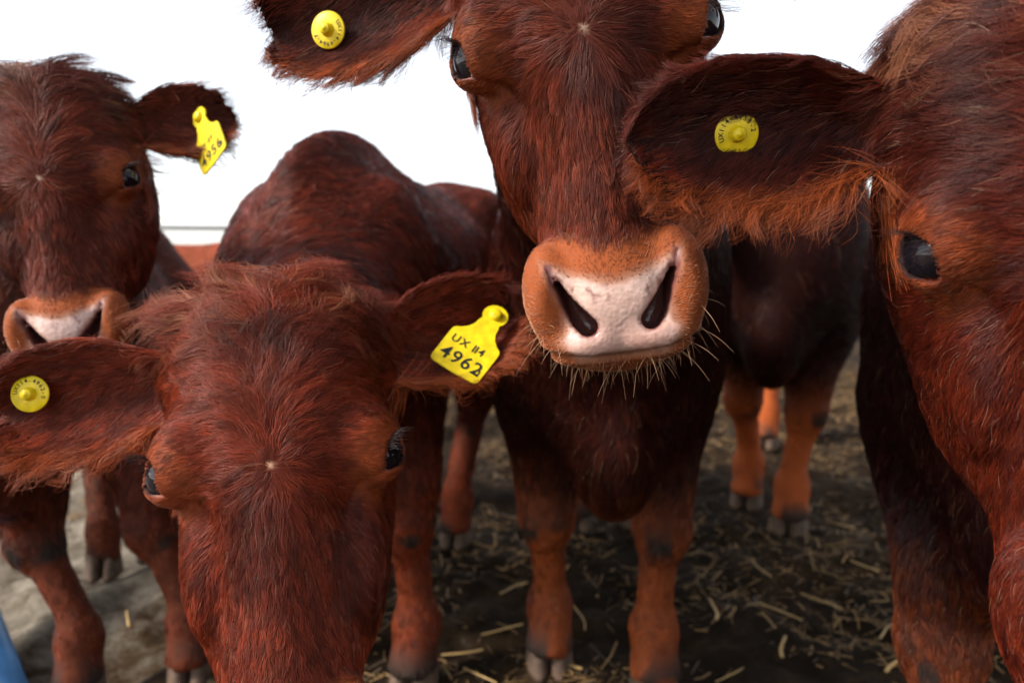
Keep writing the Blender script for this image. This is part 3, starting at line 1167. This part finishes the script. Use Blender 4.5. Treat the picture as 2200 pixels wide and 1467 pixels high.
cowC = Cow(C_O, C_ROT, 0.85,
           [ear(-1, (-0.95, 0.2, 0.0)), ear(1, (0.96, 0.05, 0.12), (-0.25, -0.95, 0.0), L=0.170)],
           (-0.92, 1.30), (0.30, -0.95), 0.90, [(-0.609, 1.20), (-0.778, 1.139), (-0.95, 1.72), (-1.02, 1.62)], 0.0046, 0.018)
D_ROT = (-18, -4, -8)
D_O = np.array((0.256, 0.430, 0.797)) - 0.96 * rot(*D_ROT) @ ((EYE + GAZE * 0.015) * np.array((-1, 1, 1)))
cowD = Cow(D_O, D_ROT, 0.96,
           [ear(-1, (-0.95, -0.32, 0.11), (-0.15, -0.9, -0.15), L=0.205, W=0.052, base=(0.078, 0.085, 0.086)), ear(1, (0.95, 0.2, 0.0))],
           (0.70, 0.90), (-0.62, -0.78), 1.0, [(0.80, 0.80), (0.500, 0.70), (1.42, 1.38), (1.18, 1.56)], 0.0038, 0.018)
cowG = Cow((0.436, 1.65, 1.06), (-10, -5, 0), 0.80,
           [ear(-1, (-0.75, 0.6, 0.1)), ear(1, (0.75, 0.6, 0.1))],
           (0.80, 2.02), (-0.45, -0.89), 1.12, [(0.800, 1.885), (0.745, 2.087), (1.336, 2.96), (1.05, 2.75)], 0.011, 0.02)
cowF = Cow((-2.1, 2.6, 0.75), (-60, -10, 0), 0.85,
           [ear(-1, (-0.95, 0.2, 0.0)), ear(1, (0.95, 0.2, 0.0))],
           (-1.60, 2.70), (-1.0, 0.08), 0.86, [(-1.60, 2.82), (-1.62, 2.60), (-0.98, 2.82), (-1.02, 2.60)], 0.014, 0.025)
cowA.rust, cowB.rust, cowC.rust, cowD.rust, cowG.rust, cowF.rust = 0.30, 0.75, 0.25, 0.55, 1.0, 1.0
cowA.trunk, cowB.trunk, cowC.trunk, cowD.trunk, cowG.trunk = 0.85, 0.28, 0.75, 0.24, 0.26  # depth of the shade painted into each body's coat
cowB.legs, cowG.legs = 1.25, 1.7  # lower legs coloured brighter, as if caught by warm light
cowD.flakes = 1.0
cowD.snout = 0.0
cowD.face = 1.30
cowA.face = 1.20
cowA.tousle = 0.7
cowA.nape = (0.06, 0.70, 0.155, 0.02, 0.80)

DISC = lambda t, a0, st=-17: [(t, 0.0036, 0, 0, 0.0108, a0, st)]
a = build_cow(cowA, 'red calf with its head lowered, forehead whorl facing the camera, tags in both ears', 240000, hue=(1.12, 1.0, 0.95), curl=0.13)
ear_tag(cowA, a, 0, 0.152, 0.014, 'disc', 0, 'round yellow ear tag with a raised stud', DISC('UX114-4962-0', 165))
ear_tag(cowA, a, 1, 0.156, -0.004, 'flag', -63, 'hanging yellow ear tag numbered 4962', [('UX 114', 0.0082, -0.020, -0.048, None, 0, 0), ('4962', 0.0135, -0.021, -0.068, None, 0, 0), ('0', 0.0075, 0.0165, -0.068, None, 0, 0)], off=0.024, size=1.12, tilt=(-16, 0))
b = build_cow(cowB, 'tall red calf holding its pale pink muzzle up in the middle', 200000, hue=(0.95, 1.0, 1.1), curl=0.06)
ear_tag(cowB, b, 0, 0.158, -0.012, 'disc', 0, 'round yellow ear tag with a raised stud', DISC('UX114-4964-7', 20))
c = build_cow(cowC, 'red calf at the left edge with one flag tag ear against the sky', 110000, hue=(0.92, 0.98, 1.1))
ear_tag(cowC, c, 1, 0.118, 0.002, 'flag', 4, 'hanging yellow ear tag', [('UX 114', 0.0065, -0.017, -0.046, None, 0, 0), ('4956', 0.0135, -0.021, -0.068, None, 0, 0), ('0', 0.0075, 0.0165, -0.068, None, 0, 0)], off=0.022, size=1.08, tilt=(-18, -48))
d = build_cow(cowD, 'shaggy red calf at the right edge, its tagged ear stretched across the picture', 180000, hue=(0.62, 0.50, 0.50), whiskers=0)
ear_tag(cowD, d, 0, 0.122, 0.0, 'disc', 0, 'round yellow ear tag half hidden in long hair', DISC('UX114-4958-2', 200), off=-0.0004, size=0.92)
build_cow(cowG, 'red calf with lower legs coloured as if lit orange standing behind the tall calf', 20000, lashes=False, whiskers=0)
build_cow(cowF, 'pale orange calf far behind, only its back showing', 8000, hue=(2.4, 2.8, 2.2), lashes=False, whiskers=0)


# ------------------------------------------------------------------ ground, litter, fence, pipe
def ground_material():
    m, t, b = material('trampled_ground')
    tc = node(t, 'TexCoord')
    n1 = node(t, 'TexNoise', Scale=1.3, Detail=4.0)
    n2 = node(t, 'TexNoise', Scale=14.0, Detail=8.0, Roughness=0.7)
    n3 = node(t, 'TexNoise', Scale=70.0, Detail=6.0, Roughness=0.7)
    for k in (n1, n2, n3): t.links.new(tc.outputs['Object'], k.inputs['Vector'])
    sx = node(t, 'SeparateXYZ')
    t.links.new(tc.outputs['Object'], sx.inputs[0])
    mr = node(t, 'MapRange')                       # left painted as lit dry crust; wet litter and shade painted under the calves
    mr.inputs['From Min'].default_value = -1.1
    mr.inputs['From Max'].default_value = -0.35
    mr.inputs['To Min'].default_value = 0.38
    mr.inputs['To Max'].default_value = -0.25
    t.links.new(sx.outputs['X'], mr.inputs['Value'])
    ad = node(t, 'Math', operation='ADD')
    t.links.new(mr.outputs[0], ad.inputs[0])
    t.links.new(n1.outputs[0], ad.inputs[1])
    mx = node(t, 'Math', operation='ADD')
    t.links.new(ad.outputs[0], mx.inputs[0])
    sb = node(t, 'Math', operation='MULTIPLY_ADD')
    t.links.new(n2.outputs[0], sb.inputs[0])
    sb.inputs[1].default_value = 1.6
    sb.inputs[2].default_value = -0.82
    t.links.new(sb.outputs[0], mx.inputs[1])
    rp = node(t, 'ValToRGB')
    e = rp.color_ramp.elements
    e[0].position, e[0].color = 0.15, (0.018, 0.011, 0.006, 1)
    e[1].position, e[1].color = 1.0, (0.25, 0.21, 0.16, 1)
    k = e.new(0.45); k.color = (0.050, 0.029, 0.014, 1)
    k = e.new(0.70); k.color = (0.13, 0.105, 0.078, 1)
    t.links.new(mx.outputs[0], rp.inputs[0])
    t.links.new(rp.outputs[0], b.inputs['Base Color'])
    b.inputs['Roughness'].default_value = 0.9
    b.inputs['Specular IOR Level'].default_value = 0.08
    bp = node(t, 'Bump', Strength=0.8, Distance=0.012)
    t.links.new(n3.outputs[0], bp.inputs['Height'])
    t.links.new(bp.outputs[0], b.inputs['Normal'])
    return m


def ground_height(x, y):
    p = np.stack([x, y, np.zeros_like(x)], 1)
    near = np.clip(1.5 - np.hypot(x, y) / 9, 0, 1)
    h = (vnoise(p * 4, 61) - 0.5) * 0.034 + (vnoise(p * 11, 62) - 0.5) * 0.034 + (vnoise(p * 27, 63) - 0.5) * 0.026
    return h * near - 0.010


fx = np.concatenate([-np.geomspace(400, 3.0, 30)[:-1], np.linspace(-3.0, 3.0, 260), np.geomspace(3.0, 400, 30)[1:]])
fy = np.concatenate([-np.geomspace(400, 1.0, 20)[:-1], np.linspace(-1.0, 0.6, 30)[:-1], np.linspace(0.6, 4.5, 190), np.geomspace(4.5, 400, 40)[1:]])
gx, gy = np.meshgrid(fx, fy, indexing='ij')
gz = ground_height(gx.ravel(), gy.ravel())
nx, ny = len(fx), len(fy)
ii = np.arange(nx * ny).reshape(nx, ny)
gq = np.stack([ii[:-1, :-1].ravel(), ii[1:, :-1].ravel(), ii[1:, 1:].ravel(), ii[:-1, 1:].ravel()], 1)
gr = link('ground', mesh_np('ground', np.stack([gx.ravel(), gy.ravel(), gz], 1), gq), ground_material())
tag(gr, 'dark trampled earth and litter under the calves, drier and coloured as sky-lit at left', kind='structure')

MSTRAW = plain('straw', (0.50, 0.31, 0.11), 0.55, 0.35, 0.5, 9)


def stalk(length, wide, sides=5, seg=3, bend=0.2):
    """a dry stalk lying along x, flattened, a little bent and kinked"""
    v, f = [], []
    for i in range(seg + 1):
        t_ = i / seg
        cxx = (t_ - 0.5) * length
        cyy = bend * length * (t_ - 0.5) ** 2 + random.uniform(-0.03, 0.03) * length
        czz = random.uniform(0, 0.4) * wide
        for j in range(sides):
            a_ = 2 * math.pi * j / sides
            v.append((cxx, cyy + wide * math.cos(a_) * (1 - 0.3 * t_), czz + 0.45 * wide * math.sin(a_)))
    for i in range(seg):
        for j in range(sides):
            f.append((i * sides + j, (i + 1) * sides + j, (i + 1) * sides + (j + 1) % sides, i * sides + (j + 1) % sides))
    f.append(tuple(range(sides)))
    f.append(tuple(seg * sides + j for j in range(sides - 1, -1, -1)))
    return v, f


def litter(n):
    """thousands of broken straw bits as one mesh: bent four-sided slivers"""
    x = rng.uniform(-2.6, 2.8, n)
    y = 0.75 + 4.2 * rng.random(n) ** 1.7
    pp = np.stack([x, y, x * 0], 1)
    ok = vnoise(pp * 2.2, 71) * 0.6 + vnoise(pp * 6, 72) * 0.7 + 0.12 * np.clip(x, -1.2, 1.2) > rng.uniform(0.50, 0.85, n)
    x, y = x[ok], y[ok]
    n = len(x)
    ln = 0.008 + 0.055 * rng.random(n) ** 2
    wd = 0.0006 + 0.0017 * rng.random(n) ** 2
    a = rng.uniform(0, 6.283, n)
    tilt = rng.normal(0, 0.22, n)
    bend = rng.normal(0, 0.25, n)
    z = ground_height(x, y) + 0.003 + np.abs(tilt) * ln * 0.4
    V = np.empty((n, 3, 4, 3))
    for i, t_ in enumerate((-0.5, 0.0, 0.5)):
        aa = a + bend * t_
        cx_, cy_, cz_ = x + np.cos(aa) * ln * t_, y + np.sin(aa) * ln * t_, z + np.sin(tilt) * ln * t_
        for j in range(4):
            w1, w2 = wd * (1, 0, -1, 0)[j], wd * 0.6 * (0, 1, 0, -1)[j]
            V[:, i, j] = np.stack([cx_ - np.sin(a) * w1, cy_ + np.cos(a) * w1, cz_ + w2], 1)
    q = []
    for i in range(2):
        for j in range(4):
            q.append((i * 4 + j, i * 4 + (j + 1) % 4, (i + 1) * 4 + (j + 1) % 4, (i + 1) * 4 + j))
    q += [(3, 2, 1, 0), (8, 9, 10, 11)]
    Q = (np.arange(n) * 12)[:, None, None] + np.array(q)[None]
    me = mesh_np('straw_litter', V.reshape(-1, 3), Q.reshape(-1, 4), False)
    t_ = rng.random(n) ** 1.25
    c = np.array((0.045, 0.026, 0.012)) * (1 - t_[:, None]) + np.array((0.40, 0.225, 0.075)) * t_[:, None]
    color_attr(me, 'tint', np.repeat(c, 12, 0))
    return me


MCHAFF, ct, cb = material('chaff')
ca = node(ct, 'Attribute', attribute_name='tint')
ct.links.new(ca.outputs['Color'], cb.inputs['Base Color'])
cb.inputs['Roughness'].default_value = 0.65
tag(link('straw_litter', litter(70000), MCHAFF), 'short broken straw and chaff trodden into the dark ground', kind='stuff')
spots = [(0.86, 1.30), (0.80, 1.36), (0.93, 1.42), (0.98, 1.24), (0.74, 1.22), (0.88, 1.14), (0.66, 1.12), (1.02, 1.58), (0.90, 1.66), (0.60, 1.44), (0.55, 1.30), (0.45, 1.42), (0.42, 1.22), (0.62, 1.62), (0.98, 1.95), (-0.02, 1.35), (-0.10, 1.28), (0.0, 1.55), (-0.06, 1.18), (0.15, 1.40), (0.10, 1.22), (-0.55, 1.12), (-0.60, 1.42), (-0.72, 1.52), (-0.84, 1.40), (-0.66, 1.36), (0.36, 1.62), (0.72, 1.50), (0.82, 1.02), (0.70, 0.98)]
forms = []
for k in range(6):
    v, f = stalk(random.uniform(0.06, 0.12), random.uniform(0.0020, 0.0044), 6, 4, random.uniform(-0.3, 0.3))
    me = bpy.data.meshes.new('straw_stalk')
    me.from_pydata(v, [], f)
    me.materials.append(MSTRAW)
    forms.append(me)
for i, (x, y) in enumerate(spots):
    o = bpy.data.objects.new('straw_stalk', forms[i % 6])
    z = float(ground_height(np.array([x]), np.array([y]))[0])
    o.location = (x, y, z + 0.011)
    o.rotation_euler = (0, random.gauss(0, 0.06), random.uniform(0, 6.28))
    col.objects.link(o)
    tag(o, 'loose pale straw stalk lying on the dark trampled ground', 'straw', 'loose straw stalks')


def tube(path, rad, sides=16, caps=True):
    v, f = [], []
    n = len(path)
    for i, c in enumerate(path):
        c = Vector(c)
        d_ = (Vector(path[min(i + 1, n - 1)]) - Vector(path[max(i - 1, 0)])).normalized()
        a_ = d_.orthogonal().normalized()
        b_ = d_.cross(a_)
        rr = rad[i] if isinstance(rad, (list, tuple)) else rad
        for j in range(sides):
            w_ = 2 * math.pi * j / sides
            v.append((c + a_ * rr * math.cos(w_) + b_ * rr * math.sin(w_))[:])
    for i in range(n - 1):
        for j in range(sides):
            f.append((i * sides + j, i * sides + (j + 1) % sides, (i + 1) * sides + (j + 1) % sides, (i + 1) * sides + j))
    f.append(tuple(range(sides - 1, -1, -1)))
    f.append(tuple((n - 1) * sides + j for j in range(sides)))
    me = bpy.data.meshes.new('tube')
    me.from_pydata(v, [], f)
    me.polygons.foreach_set('use_smooth', [len(q) == 4 for q in f])
    return me


# thin rail fence far behind
MWIRE = plain('galvanised_rail', (0.16, 0.16, 0.16), 0.5, 0.5)
MPOST = plain('weathered_post', (0.16, 0.13, 0.10), 0.8, 0.2, 0.4, 12, 0.01)
fence = empty('rail_fence', (0, 6.1, 0))
tag(fence, 'thin rail fence far behind the calves against the white sky', 'fence')
posts = [-7.6, -5.55, -3.5, -1.45, 0.6, 2.65, 4.7, 6.75]
pm = tube([(0, 0, -0.3), (0, 0, 0.5), (0, 0, 1.06), (0, 0, 1.10)], [0.055, 0.052, 0.05, 0.03], 12)
pm.materials.append(MPOST)
for x in posts:
    o = bpy.data.objects.new('post', pm)
    o.parent = fence
    o.location = (x, 0, 0)
    o.rotation_euler = (random.gauss(0, 0.02), random.gauss(0, 0.02), 0)
    col.objects.link(o)
for z in (1.015, 0.72, 0.42):
    path = []
    for i in range(len(posts) - 1):
        for k in range(6):
            t_ = k / 6
            path.append((posts[i] + (posts[i + 1] - posts[i]) * t_, -0.056, z - 0.05 * t_ * (1 - t_)))
    path.append((posts[-1], -0.056, z))
    o = link('rail', tube(path, 0.022, 8), MWIRE, fence)

# blue pipe leaning in at the lower left corner
MBLUE = plain('blue_paint', (0.07, 0.24, 0.52), 0.35, 0.5, 0.25, 18, 0.001)
a0, a1 = Vector((-0.895, 1.108, -0.017)), Vector((-1.028, 1.218, 0.093))
dd = (a1 - a0).normalized()
pipe = link('leaning_pipe', tube([a0[:], (a0 + dd * 0.2)[:], (a0 + dd * 0.9)[:], (a0 + dd * 1.5)[:]], 0.047, 28), MBLUE)
tag(pipe, 'blue painted pipe leaning at the lower left corner of the picture', 'pipe')
